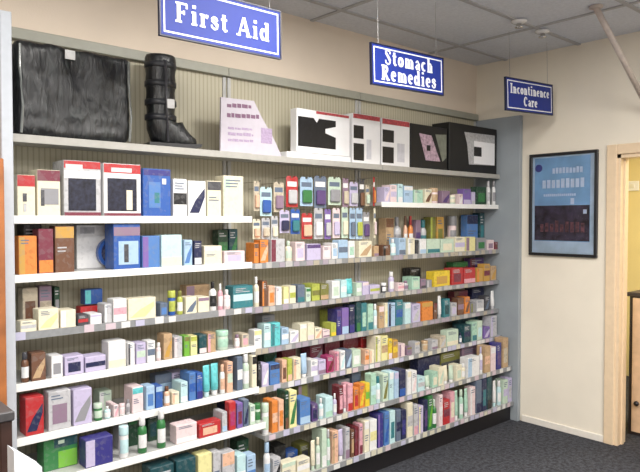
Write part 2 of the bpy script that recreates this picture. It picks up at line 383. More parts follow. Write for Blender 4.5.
# --- middle and right bays
row('', RZ[3], RD[3], "254 259 243 b orange brown;260 268.5 240 b orange peach;271 285 239 b palegrey maroon;287 294 241 o cream palegreen;295.5 305 242 b palepink lavender;307 321 244 b lavender purple;323 331 246 b palepink white;332 338 243 b white paleblue;338.5 348 240 b paleblue slate;348.5 355 241 b white mint;359 372 241 b cream tan;374 379 246 b tan mauve;383 390.5 245 b brown black;392 398 239 o palecyan white;399 406 238 b paleblue slate;408 415 238 b cream white;416.5 419 240 b darkgrey black;420 426.5 239 b white paleblue;427.5 440 239 b palegreen teal;441 454 239 b palegreen cream;455 465 237 b cream lavender;466 475.5 237 b paleyellow mauve;477 486 238 b grey green;487.5 494 240 b palepink mauve;495 499.5 242 b maroon brown", bayname=bn(3))
row('', RZ[3], RD[3], "386 394 218 b tan brown;396 404 217 o palegrey grey;405 409 216 o peach brown;410 415 216 o orange red;416 421 220 b mauve purple;422 429 220 o palegrey teal;430.5 436 217 b olive yellowgreen;437 444 217 b gold olive;448 463 216 j palepink grey;467 478 215 b midblue navy;480 490 213 b darkteal teal;491 498 217 b slate palegrey", bayname=bn(3), rear=True)
row('', RZ[2], RD[2], "384.5 390 187 b lavender palepink;390.5 397 185 b palepink lavender;398 403 184 b palecyan white;404 413 186 b paleblue white;414 423 190 b mint palegreen;425 432 189 b cream brown;432.5 441 188 j palepink tan;442 450 191 b mauve purple;451 458 195 j palegreen cream;459 463 194 b palepink white;463.5 471 189 b violet lavender;472 475.5 192 b lavender palegrey;476.5 486.5 187 b darkgreen green;488 492 181 o white palegrey;493.5 498 181 o white grey", bayname=bn(2))
row('', RZ[4], RD[4], "255 260.5 277 o cream white;262 267.5 281 b brown orange;268.5 275 286 b peach orange;276 282 287 b white palepink;283.5 289 287 b paleyellow white;289.5 296 286 b cream yellowgreen;297.5 305 285 b slate teal;306 311 288 b palegreen green;312 320 284 b yellowgreen olive;320.5 329 284 b olive tan;332 340 281 b white palegreen;341 347 280 b palecyan white;347.5 355.5 279 t aqua palecyan;356.5 362 283 b palegreen white;362.5 369 282 b lavender palepink;370 380 285 b lavender yellowgreen;383 388 283 j darkgrey white;390.5 396 272 o lavender white;398 404.5 283 b palepink pink;405 410 281 o palegrey mauve;412 420 277 b mint palegreen;421 426 279 b mauve darkgrey;427 432 280 b grey palegrey;434 450 271 b yellow gold;452 463 268 b red maroon;464 475.5 268 b red pink;477 483 268 b gold orange;484 490 264 b gold maroon;491 496.5 266 b tan gold", bayname=bn(4))
row('', RZ[4], RD[4], "410 421 268 b black olive;453 468 262 b green darkred;470 484 258 b purple darkred;485 494 257 b darkred purple", bayname=bn(4), rear=True)
row('', RZ[5], RD[5], "254 262 330 b white paleyellow;264 271 324 b palecyan white;271.5 280.5 323 b aqua teal;281.5 289 328 b paleblue white;290 299 331 b white lavender;300 307 324 b cream white;307.5 314.5 323 b cream palepink;315 322 328 b cream peach;323 330 330 b palepink mauve;331 336.5 323 b yellowgreen yellow;337 341.5 310 b indigo purple;342 349 308 b violet paleblue;349.5 355 305 b navy indigo;356.5 361 301 b darkteal green;361.5 367 303 b teal mint;368 373.5 304 b mint teal;374.5 378.5 304 o palecyan white;379 384.5 306 b tan palepink;384.8 388 303 b cream paleyellow;388.5 395.5 303 b paleblue navy;396 403 300 b teal blue;405 411 303 b palecyan white;412.5 420.5 304 b lavender palegrey;422 433 302 b orange gold;434 437.5 303 b brown darkred;439 443 296 t white palegrey;444 450 299 b teal darkteal;451.5 457 303 b palegrey lavender;458 464 298 b brown mauve;465 470 297 b orange brown;471 476 303 b grey olive;477 484 300 b palegrey white;485 490 296 b darkgrey slate;492 496.5 291 t white palegrey", bayname=bn(5))
row('', RZ[5], RD[5], "262 275 315 b grey slate;327 341 310 b yellowgreen olive;454 468 291 b maroon brown;472 486 288 b navy darkgrey;487 496 286 b darkgrey grey", bayname=bn(5), rear=True)
row('', RZ[6], RD[6], "258 261 362 b black darkgrey;262 269 364 b lavender white;270 280 364 b midblue navy;282 287 360 b peach brown;287.5 292.5 359 b yellowgreen peach;293.5 301 358 b cream peach;302.5 309 354 t paleblue white;311 318 360 b white lavender;318.5 326 360 b lavender mauve;327 334 356 b magenta darkred;335 339.5 352 b pink magenta;340.5 345.5 351 b white palecyan;346 352 350 b slate paleblue;352.5 361 350 b palegreen white;365 369.5 350 b peach orange;370 374.5 350 b cream peach;375.5 381 336 b cream yellowgreen;381.5 388 336 b paleyellow tan;388.5 392.5 339 b yellow palepink;393 398 340 b gold yellow;399 405 344 b palepink mauve;407 412 347 b mauve olive;415 420 342 b palegrey beige;424 430 341 j beige tan;432 438 340 b palegrey mauve;440 446 336 b beige palegrey;447 458.5 330 b palegreen cream;460 463 333 o slate navy;464 471 325 b darkteal navy;472.5 477 322 b mint teal;477.5 482.5 321 b palegreen palecyan;484 490 327 b violet lavender;491 497 316 b palegrey lavender", bayname=bn(6))
row('', RZ[6], RD[6], "264 277 350 b darkgreen teal;282 296 348 b darkred brown;310 323 345 b maroon grey;325 340 340 b maroon red;343 358 338 b darkred maroon;361 374 333 b red brown;458 478 317 b darkteal teal", bayname=bn(6), rear=True)
row('', RZ[7], RD[7], "251 255 406 b palegreen white;258 263.5 404 b palegreen green;263.5 270.5 404 j white palegreen;272 278 401 b orange peach;278.5 284 400 b peach orange;285 289 391 b darkgreen brown;289.5 297 391 b paleyellow green;300 310.5 399 b midblue paleblue;312 318 404 b purple navy;320 325 399 o palecyan white;325.5 333 397 b palecyan mint;334 338 394 o lavender white;339 343.5 386 b darkred pink;344 347.5 385 t pink white;348 353 384 b pink red;354 359 388 b orange red;359.5 365 384 b orange yellow;365.5 370 383 b yellow brightgreen;371 376.5 374 b mint palecyan;377 382 377 o palecyan teal;383 388.5 374 b palegreen olive;389.5 394 372 b palecyan white;394.5 399 372 b paleblue lavender;399.5 406 370 b navy blue;407.5 411.5 371 b white cream;412 417 371 b white palepink;418 425 377 b palecyan palegrey;426.5 432 376 t palegreen white;432.5 438 372 b mint cream;438.8 444 367 b cream palegreen;444.5 450 366 t cream white;450.5 456 366 t palegreen white;456.5 462 365 b cream palegreen;462.5 467 364 o cream white;468 479.5 357 b white paleblue;480.5 484 347 o white lavender;485 490.5 346 b tan peach;491 496 347 b palepink white;497 501.5 343 b indigo purple;503 508.5 338 b tan beige;509.5 513 341 b green palegreen", bayname=bn(7))
row('', RZ[7], RD[7], "352 361 371 b slate navy;298 308 385 b olive mauve;418 440 357 b navy indigo;441 460 352 b olive darkgrey;462 480 345 b mauve darkgreen;338 350 380 b grey mauve", bayname=bn(7), rear=True)
row('', RZ[8], RD[8], "259 264 450 b darkgrey grey;265 272 443 o white paleblue;273 281 458 b palegrey black;282 296 462 b cream palegreen;297 310 459 b cream white;312 316.5 441 t cream palegreen;317 321.5 438 o palegreen cream;322 327 429 b palegreen white;327.5 331.5 430 o mint palegrey;332.5 338.5 431 b peach tan;339.5 345 430 t lavender white;345.5 350 428 b palegrey mauve;351 354.5 430 b brown tan;355 359 427 b darkred maroon;359.5 363 424 b pink maroon;364.5 369.5 421 b cream white;370 377 420 b white paleyellow;378 383.5 414 b indigo violet;384.5 389.5 412 b midblue blue;390 395.5 411 b palecyan teal;396.5 401 410 b slate navy;401.5 406.5 410 b navy indigo;407.5 413 403 b cream palegrey;414 418.5 405 b palegrey pink;419 423.5 406 b lavender paleyellow;424.5 428 400 b navy purple;428.5 433 396 b green brightgreen;433.5 438.5 400 o green palegreen;439.5 443 395 b palepink white;443.5 450 400 b red maroon;450.5 455 392 b pink cream;455.5 460 391 t mint white;460.5 465 390 o mint palegreen;465.5 470 389 t mint white;470.5 475.5 387 b palepink white;476.5 482 376 b slate navy;482.5 487 374 b navy teal;487.5 492 374 b darkteal black;494 498 381 t white palecyan;498.5 503 381 o palecyan white;503.5 508 380 b palegreen lavender;508.5 513 378 b lavender palegrey", bayname=bn(8))
row('', RZ[8], RD[8], "274 286 446 b black darkgrey;286 298 451 b blue indigo;300 310 444 b olive darkgrey", bayname=bn(8), rear=True)

# --- packets hanging on pegs of the middle bay
def peg(x, z, Y):
    bm = bmesh.new(); tube(bm, [(x, -.026, z), (x, Y-.03, z), (x, Y-.036, z+.008)], .002, 6)
    cx = (XA+XB)/2
    for v in bm.verts: v.co.x -= cx
    link('peg_hook', bm, mat('chrome_wire', (190, 190, 190), rough=.2, metal=1), BM_)
def hang(data, Y, where):
    recs = []
    for e in data.split(';'):
        e = e.split()
        if not e: continue
        x0, x1, yt, yb = map(float, e[:4]); c1, c2 = e[4:6]
        A, B = atY(x0, yt, Y), atY(x1, yb, Y); M = atY((x0+x1)/2, yt, Y); Mb = atY((x0+x1)/2, yb, Y)
        w = B.x-A.x-.003; h = M.z-Mb.z
        o = empty('hanging_packet', (M.x, Y, Mb.z)); packet(o, min(w, 2*(M.x-XA-.012), 2*(XB-.008-M.x)), .02, h, c1, c2, 0); peg(M.x, M.z-.006, Y)
        recs.append((o, 'packet', 'packet', 'insert', c1, c2, M.x))
    for i, r in enumerate(recs):
        LOG.append(dict(o=r[0], word='packet', cat='packet', part='insert', c1=r[4], c2=r[5], where=where, prev=recs[i-1] if i else None, nxt=recs[i+1] if i+1 < len(recs) else None, rear=False))
hang("253.5 259.5 181 211 beige peach;260 272 187 216 palecyan blue;273.5 284 182 212 beige mauve;286 298 176 207 red palegrey;300 313 177 206 paleblue green;314 326.5 176 208 slate purple;328 341 177 205 palegreen grey;342.5 348.5 178 207 mauve beige;349.5 358 182 206 lavender palegrey;359 364.5 179 209 darkgrey brown;365.5 369.5 185 206 beige palegreen;370 378 177 206 red orange", -.195, 'upper row of hanging packets')
hang("252.5 260.5 219 239 cream peach;261.5 270 218 239 palegrey beige;271 278 216 239 palegrey cream;279.5 289.5 210 233 lavender navy;290.5 300 209 234 blue teal;301.5 312.5 213 239 red peach;314 323 208 239 palegrey white;324.5 331 209 239 violet palegrey;332.5 340 208 238 palepink lavender;341.5 348 207 238 palegreen cream;349.5 355.5 208 239 paleblue slate;356 362.5 208 239 paleblue yellowgreen;363 369.5 212 239 grey purple;370.5 379 208 238 cream palepink", -.205, 'lower row of hanging packets')

# --- describe every product so that its label singles it out
def make_labels():
    def base(l, full):
        s = f"{cname(l['c1'])} {l['word']}"
        if full: s += f" with {cname(l['c2'])} {l['part']}"
        return s
    def nb(r): return f"{cname(r[4])} {r[1]}"
    def variants(l):
        w = ('back of ' if l['rear'] else '') + l['where']
        p, n = l['prev'], l['nxt']
        yield f"{base(l, True)}, {w}"
        if p and n: yield f"{base(l, False)}, {w}, between {nb(p)} and {nb(n)}"
        elif n: yield f"{base(l, True)}, leftmost on {w}"
        elif p: yield f"{base(l, True)}, rightmost on {w}"
        if p: yield f"{base(l, True)}, {w}, right of {nb(p)}"
        if n: yield f"{base(l, True)}, {w}, left of {nb(n)}"
        if p and n: yield f"{base(l, True)}, {w}, between {cname(p[4])} and {cname(n[4])} ones"
    vs = [[v for v in variants(l) if len(v.split()) <= 16] for l in LOG]
    cnt = {}
    for v in vs:
        for s in set(v): cnt[s] = cnt.get(s, 0) + 1
    used = set()
    for l, v in zip(LOG, vs):
        s = next((x for x in v if cnt[x] == 1), None) or next((x for x in v if x not in used), v[-1])
        if s in used: print('DUP LABEL', s)
        used.add(s); tag(l['o'], s, l['cat'], f"{l['word']}{'es' if l['word'] == 'box' else 's'} on the {l['where']}" if 'row' not in l['where'] else l['where'])
make_labels()

# ------------------------------------------------------------------ larger, individually built packs (left bay)
def bigbox(name, x0, x1, yt, z, Y, dep, c, label, extras, group):
    A, B = atY(x0, yt, Y), atY(x1, yt, Y); w = B.x-A.x-.004; h = (A.z+B.z)/2 - z
    o = empty(name, ((A.x+B.x)/2, Y, z+.0005)); tag(o, label, 'box', group)
    bm = bmesh.new(); box(bm, -w/2, 0, 0, w/2, dep, h, .002); link('carton_body', bm, prod(c), o)
    t = .001
    for i, (nm, u0, v0, u1, v1, cc) in enumerate(extras):
        bm = bmesh.new(); box(bm, -w/2+w*u0, -t*(1+i*.5), h*v0, -w/2+w*u1, 0, h*v1); link(nm, bm, prod(cc) if cc != 'dark' else mat('dark_photo_print', (40, 42, 58), rough=.3, noise=.35, scale=50), o)
    return o
Y2 = -(LD[2]-.012); z2 = LZ[2]; g2 = 'cartons on the second shelf left bay'
bigbox('brace_carton', 16.5, 35.5, 175, z2, Y2, .12, 'cream', 'small cream carton with orange-red top at left end of second shelf', [('printed_band', 0.01, .72, .99, .99, 'red'), ('emblem', .3, .35, .52, .55, 'darkgrey'), ('figure_print', .34, .1, .5, .3, 'palegrey')], g2)
bigbox('brace_carton', 36.5, 60.5, 170, z2, Y2, .13, 'cream', 'cream carton with maroon top and grey picture, second shelf, beside the tall red-topped cartons', [('printed_band', .01, .76, .99, .99, 'maroon'), ('picture_print', .15, .25, .92, .6, 'grey'), ('dark_print', .15, .22, .3, .56, 'darkgrey')], g2)
bigbox('brace_carton', 63, 101, 161, z2, Y2, .14, 'palegrey', 'widest red-topped carton with large dark picture on second shelf', [('printed_band', .01, .86, .99, .99, 'red'), ('title_plate', .05, .83, .5, .93, 'palepink'), ('title_band', .01, .68, .99, .82, 'white'), ('picture_print', .12, .1, .86, .68, 'dark'), ('base_band', .01, .0, .99, .07, 'maroon')], g2)
bigbox('brace_carton', 103, 141, 164, z2, Y2, .14, 'white', 'red-topped carton with dark picture and white figure beside the blue carton, second shelf', [('printed_band', .01, .82, .99, .99, 'red'), ('title_plate', .2, .84, .75, .92, 'palepink'), ('picture_print', .1, .1, .88, .72, 'dark'), ('figure_print', .6, .12, .76, .5, 'cream'), ('base_band', .01, .0, .99, .06, 'maroon')], g2)
bigbox('brace_carton', 142.5, 171, 169, z2, Y2, .12, 'blue', 'deep blue carton with light blue leg picture on second shelf', [('printed_band', .02, .86, .98, .98, 'indigo'), ('picture_print', .2, .18, .62, .72, 'midblue'), ('figure_print', .4, .28, .58, .5, 'teal'), ('emblem', .68, .68, .82, .8, 'white')], g2)
Y3 = -(LD[3]-.012); z3 = LZ[3]
bigbox('brace_carton', 76, 112, 225, z3, -.118, .07, 'white', 'big plain white carton behind the round blue tin on third shelf', [('printed_corner', .1, .8, .5, .95, 'palegrey')], 'cartons on the third shelf left bay')
bigbox('brace_carton', 113, 140.5, 224, z3, Y3, .1, 'blue', 'bright blue carton with purple top and pale picture on third shelf', [('printed_band', .01, .74, .99, .93, 'mauve'), ('picture_print', .18, .1, .92, .62, 'paleblue'), ('figure_print', .38, .15, .55, .55, 'darkgrey')], 'cartons on the third shelf left bay')
bigbox('medicine_carton', 43, 78, 434, LZ[7], -(LD[6]-.03), .09, 'green', 'largest green carton, left end of seventh shelf', [('printed_band', .3, .62, .99, .97, 'darkteal'), ('printed_panel', .42, .02, .97, .5, 'brightgreen'), ('emblem', .42, .72, .6, .82, 'palegreen')], 'cartons on the seventh shelf left bay')
# round tin standing on edge
r = .074; A = atY(96, 247, -.13)
o = empty('round_tin', (A.x+r, -.125, z3+r+.001)); tag(o, 'round dark blue tin standing on edge before the big white carton', 'tin')
bm = bmesh.new(); lathe(bm, [(r*.97, 0), (r, .002), (r, .03), (r*.97, .032)], 28)
for v in bm.verts: v.co = Vector((v.co.x, -v.co.z, v.co.y))
link('tin_body', bm, prod('blue', 'plastic'), o, False)
bm = bmesh.new(); lathe(bm, [(r*.8, .032), (r*.8, .034), (.0001, .034)], 28)
for v in bm.verts: v.co = Vector((v.co.x, -v.co.z, v.co.y))
link('printed_disc', bm, prod('navy'), o)
# little blue pack on top of the red carton, shelf four
zt = LZ[4]
A = atY(80, 306, -(LD[4]-.137)); zred = A.z
p0, p1 = atY(84, 290, -.16), atY(104, 290, -.16)
o = empty('flat_carton', ((p0.x+p1.x)/2, -.155, zred+.002)); tag(o, 'small blue carton lying on top of the red carton, fourth shelf', 'box')
carton(o, .085, .055, max(.02, p0.z-zred-.002), 'blue', 'aqua', 3)

# ------------------------------------------------------------------ top shelf
z1 = LZ[1]; Y1 = -(LD[1]-.015)
def wrap_material(name, base, sheen, s):
    m = bpy.data.materials.new(name); m.use_nodes = True; nt = m.node_tree; N = nt.nodes; L = nt.links
    b = N['Principled BSDF']; b.inputs['Roughness'].default_value = .42; b.inputs['Coat Weight'].default_value = .25; b.inputs['Coat Roughness'].default_value = .25
    tc = N.new('ShaderNodeTexCoord'); mp = N.new('ShaderNodeMapping'); mp.inputs['Scale'].default_value = (1, 1, .3); mp.inputs['Rotation'].default_value = (0, .5, 0)
    nz = N.new('ShaderNodeTexNoise'); nz.inputs['Scale'].default_value = s; nz.inputs['Detail'].default_value = 4; nz.inputs['Distortion'].default_value = 1.6
    L.new(tc.outputs['Object'], mp.inputs['Vector']); L.new(mp.outputs['Vector'], nz.inputs['Vector'])
    cr = N.new('ShaderNodeValToRGB'); e = cr.color_ramp.elements; e[0].position = .52; e[0].color = lin(base); e[1].position = .8; e[1].color = lin(sheen)  # lighter streaks paint the plastic wrap's highlights into the base colour
    L.new(nz.outputs['Fac'], cr.inputs['Fac']); L.new(cr.outputs['Color'], b.inputs['Base Color'])
    bp = N.new('ShaderNodeBump'); bp.inputs['Strength'].default_value = .7; bp.inputs['Distance'].default_value = .012
    L.new(nz.outputs['Fac'], bp.inputs['Height']); L.new(bp.outputs['Normal'], b.inputs['Normal'])
    return m
M_wrap = wrap_material('black_fabric_wrap_sheen', (13, 15, 19), (56, 62, 62), 26)
def crumpled(bm, w, d, h, n=26, amp=.012, rnd=.03):
    bmesh.ops.create_cube(bm, size=1)
    bmesh.ops.subdivide_edges(bm, edges=bm.edges[:], cuts=n, use_grid_fill=True)
    from mathutils import noise
    for v in bm.verts:
        p = Vector((v.co.x*w, v.co.y*d, v.co.z*h))
        q = Vector((max(-w/2+rnd, min(w/2-rnd, p.x)), max(-d/2+rnd, min(d/2-rnd, p.y)), max(-h/2+rnd, min(h/2-rnd, p.z))))
        dd = p-q
        if dd.length > 0: p = q + dd.normalized()*min(dd.length, rnd)
        nn = noise.noise(Vector((p.x*9, p.y*9, p.z*5+p.x*6))) + .5*noise.noise(p*24)
        f = amp*nn
        p += Vector((dd.x, dd.y, dd.z if p.z > -h/2+.03 else 0)).normalized()*f if dd.length > 0 else Vector()
        v.co = Vector((p.x, p.y, max(p.z, -h/2)))
A, B = atY(17, 60, Y1), atY(131, 60, Y1); w = B.x-A.x; h = atY(131, 58, Y1).z - z1
yc = Y1 + .115
o = empty('wrapped_cushion', ((A.x+B.x)/2, yc, z1+.001)); tag(o, 'bulky black cushion wrapped in shiny clear plastic, left end of top shelf', 'cushion')
bm = bmesh.new(); crumpled(bm, w, .21, h)
for v in bm.verts: v.co.z += h/2
link('wrapped_body', bm, M_wrap, o, True)
T = atY(70, 46, Y1); bm = bmesh.new(); box(bm, T.x-o.location.x-.022, -.118, h-.055, T.x-o.location.x+.022, -.112, h-.015, .001); link('white_tag', bm, prod('white'), o)
for fx in (-.47, .485):
    bm = bmesh.new(); tube(bm, [(w*fx, -.108, .01), (w*fx+.006, -.116, h*.3), (w*fx-.004, -.112, h*.7), (w*fx, -.105, h-.02)], .006, 8)
    link('plastic_seam', bm, mat('milky_plastic', (120, 124, 122), rough=.2, coat=.5), o)
# walker boot
bx0, bx1 = atY(148, 130, -.18), atY(176, 130, -.18); top = atY(162, 56, -.18)
cxb = (bx0.x+bx1.x)/2; hb = top.z - z1; rb = (bx1.x-bx0.x)*.5
o = empty('walker_boot', (cxb, -.165, z1+.001), math.radians(-10)); tag(o, 'tall black orthopaedic walker boot in clear plastic on the top shelf', 'boot')
def loft(bm, rings):
    R = [[bm.verts.new(p) for p in r_] for r_ in rings]; n = len(R[0])
    for a, b in zip(R, R[1:]):
        for i in range(n): bm.faces.new((a[i], a[(i+1) % n], b[(i+1) % n], b[i]))
    bm.faces.new(R[0]); bm.faces.new(R[-1])
n = 20
def ell(cx, cz, rx, ry, tilt):   # ring whose plane tilts from horizontal (shaft) to vertical (foot)
    out = []
    for i in range(n):
        a = 2*PI*i/n; u = rx*math.cos(a); v_ = ry*math.sin(a)
        out.append((cx + u*math.cos(tilt), v_, cz - u*math.sin(tilt)*-1 if False else cz + u*math.sin(tilt)))
    return out
bm = bmesh.new(); S = []
for f, k in ((1, .93), (.97, 1.0), (.9, 1.02), (.8, .95), (.7, .99), (.6, .92), (.5, .96), (.4, .9), (.3, .93)): S.append(ell(0, hb*f, rb*k, rb*.85*k, 0))
S.append(ell(.008, hb*.25, rb*1.05, rb*.82, .25)); S.append(ell(.03, hb*.19, rb*1.25, rb*.8, .6))
S.append(ell(.06, hb*.15, rb*1.15, rb*.76, .95)); S.append(ell(.10, hb*.115, rb*.85, rb*.72, 1.2)); S.append(ell(.14, hb*.09, rb*.58, rb*.66, 1.4)); S.append(ell(.175, hb*.075, rb*.36, rb*.5, 1.5))
loft(bm, S)
for v in bm.verts: v.co.z = max(.014, v.co.z)
link('padded_liner', bm, M_wrap, o, True)
bm = bmesh.new(); prism(bm, [(-rb*.95, .0), (.15, 0), (.195, .014), (.2, .03), (.12, .026), (-rb*.95, .026)], -rb*.72, rb*.72); link('rocker_sole', bm, prod('black', 'plastic'), o)
for f in (.86, .66, .46, .3):
    bm = bmesh.new(); lathe(bm, [(rb*1.0, hb*f), (rb*1.03, hb*f+.002), (rb*1.03, hb*f+.026), (rb*1.0, hb*f+.028)], 20)
    for v in bm.verts: v.co.y *= .87
    link('strap', bm, mat('grey_webbing', (34, 36, 42), rough=.4), o, True)
bm = bmesh.new(); box(bm, rb*.1, -rb*.98, hb*.42, rb*.62, -rb*.9, hb*.52, .002); link('paper_tag', bm, prod('white'), o)
for s in (-1, 1):
    bm = bmesh.new(); tube(bm, [(rb*.2, s*rb*.86, .03), (rb*.1, s*rb*.9, hb*.5), (rb*.05, s*rb*.88, hb*.93)], .007, 8); link('side_stay', bm, prod('darkgrey', 'plastic'), o, True)
# price card, slanted right edge
YR1 = -(RD[1]-.02)
def rel(px, py, Y, o): q = atY(px, py, Y); return (q.x - o.location.x, q.z - o.location.z)
q = atY(250, 153, YR1)
o = empty('price_card', (q.x, YR1, z1+.001)); tag(o, 'white notice card with slanted right edge on the top shelf', 'card')
P = [rel(220.5, 152, YR1, o), rel(282, 155, YR1, o), rel(273, 137, YR1, o), rel(262, 118, YR1, o), rel(254, 101, YR1, o), rel(221, 97, YR1, o)]
P[0] = (P[0][0], 0); P[1] = (P[1][0], 0)
bm = bmesh.new(); prism(bm, P, 0, .012); link('card_panel', bm, mat('white_card', (190, 184, 194), noise=.02), o)
M_txt = mat('mauve_print', (120, 86, 112), noise=.1, scale=90); M_txt2 = mat('pale_mauve_print', (168, 150, 178), noise=.1, scale=90)
def textbars(parent, name, px0, px1, py, hpx, Y, m, wpx=4):
    bm = bmesh.new(); x = px0
    while x < px1 - 1:
        ww = min(px1, x + wpx*random.uniform(.7, 1.5)); a = rel(x, py + (x-px0)*.055, Y, parent); b = rel(ww-.8, py - hpx*random.uniform(.8, 1.1) + (x-px0)*.055, Y, parent)
        box(bm, a[0], -.001, a[1], b[0], 0, b[1]); x = ww
    link(name, bm, m, parent)
textbars(o, 'heading_print', 227, 252, 107, 3.2, YR1, M_txt, 5)
textbars(o, 'heading_print', 227, 260, 117, 3.6, YR1, M_txt, 5)
textbars(o, 'small_print', 228, 253, 129, 1.6, YR1, M_txt2, 6); textbars(o, 'small_print', 228, 254, 135, 2.2, YR1, M_txt2, 6); textbars(o, 'small_print', 228, 254, 141, 2.2, YR1, M_txt2, 6)
bm = bmesh.new(); a = rel(261, 143, YR1, o); b = rel(272, 129, YR1, o); box(bm, a[0], -.001, a[1], b[0], 0, b[1]); link('small_picture', bm, M_txt2, o)
bm = bmesh.new(); prism(bm, [(.0, 0), (.06, 0), (.06, .003), (.003, .003), (.003, .12), (0, .12)], -.02, .02)
for v in bm.verts: v.co = Vector((v.co.y, .012+v.co.x, v.co.z))
link('strut', bm, _m['white_card'], o)

def supportbox(x0, x1, yt, yb, label, c, parts, name='support_carton', dep=.16, lift=0.):
    Y = YR1; A, B = atY(x0, yt, Y), atY(x1, yt, Y); w = B.x-A.x-.004; h = (A.z+B.z)/2 - z1 - lift
    o = empty(name, ((A.x+B.x)/2, Y, z1+.001+lift)); tag(o, label, 'box', 'large cartons on the top shelf')
    bm = bmesh.new(); box(bm, -w/2, 0, 0, w/2, dep, h, .002); link('carton_body', bm, c, o)
    for i, (nm, poly, m) in enumerate(parts):
        bm = bmesh.new(); prism(bm, [(-w/2+w*u, h*v) for u, v in poly], -.001*(1+i*.5), 0); link(nm, bm, m, o)
    return o
def rc(u0, v0, u1, v1): return [(u0, v0), (u1, v0), (u1, v1), (u0, v1)]
W_ = mat('white_gloss_card', (236, 236, 238), rough=.3, noise=.01); K_ = mat('black_photo_print', (18, 18, 22), rough=.3, noise=.3, scale=40); R_ = mat('soft_red_print', (176, 70, 76), noise=.2, scale=60)
supportbox(296.5, 350, 112, 158, 'wide white carton picturing a black support belt, first of the top shelf row', W_,
  [('picture_print', [(.02, .14), (.72, .14), (.72, .42), (.52, .5), (.52, .6), (.72, .68), (.72, .82), (.4, .82), (.36, .72), (.3, .82), (.02, .82)], K_), ('title_band', rc(.35, .93, .98, .99), R_)], dep=.06, lift=.037)
q0 = atY(287, 155, YR1); q1 = atY(351, 158, YR1)
o = empty('low_white_carton', ((q0.x+q1.x)/2, YR1, z1+.0005)); tag(o, 'long low plain white carton lying under the support belt carton', 'box')
bm = bmesh.new(); box(bm, -(q1.x-q0.x)/2, 0, 0, (q1.x-q0.x)/2-.002, .15, .035, .002); link('carton_body', bm, W_, o)
bm = bmesh.new(); box(bm, -(q1.x-q0.x)/2+.005, .005, .035, (q1.x-q0.x)/2-.01, .145, .0365); link('lid_flap', bm, W_, o)
supportbox(352.5, 380.5, 115, 161, 'white carton with two black squares beside the wide belt carton, top shelf', W_,
  [('black_square', rc(.03, .06, .4, .4), K_), ('black_square', rc(.03, .5, .38, .76), K_), ('title_band', rc(.02, .9, .98, .99), R_), ('side_print', rc(.5, .1, .66, .5), mat('pale_print', (206, 206, 214), noise=.05))])
supportbox(381.5, 410, 120, 165, 'white carton with two black squares next to the black window cartons, top shelf', W_,
  [('black_square', rc(.03, .06, .42, .4), K_), ('black_square', rc(.03, .5, .42, .76), K_), ('title_band', rc(.02, .88, .98, .99), R_), ('side_print', rc(.55, .1, .8, .5), _m['pale_print'])])
B_ = mat('matt_black_card', (16, 16, 18), rough=.5, noise=.1); G_ = mat('pale_grey_print', (176, 176, 178), noise=.12, scale=50); P_ = mat('pink_picture_print', (186, 160, 176), noise=.25, scale=45)
supportbox(410.5, 447.5, 126, 167, 'black carton with slanting pink and grey picture, top shelf', B_,
  [('picture_print', [(.4, .2), (.8, .2), (.55, .78), (.22, .8)], P_), ('grey_corner', [(.66, .82), (.97, .85), (.97, .3), (.86, .2)], mat('olive_grey_print', (120, 124, 112), noise=.1)), ('dark_print', rc(.42, .42, .52, .55), K_)])
supportbox(449, 497, 126, 170, 'black carton with white window panel beside the blue-grey end panel, top shelf', B_,
  [('window_panel', [(.4, .17), (.95, .2), (.95, .86), (.3, .84), (.36, .6)], G_), ('white_print', rc(.5, .2, .95, .68), W_), ('dark_print', rc(.5, .36, .66, .56), K_)])

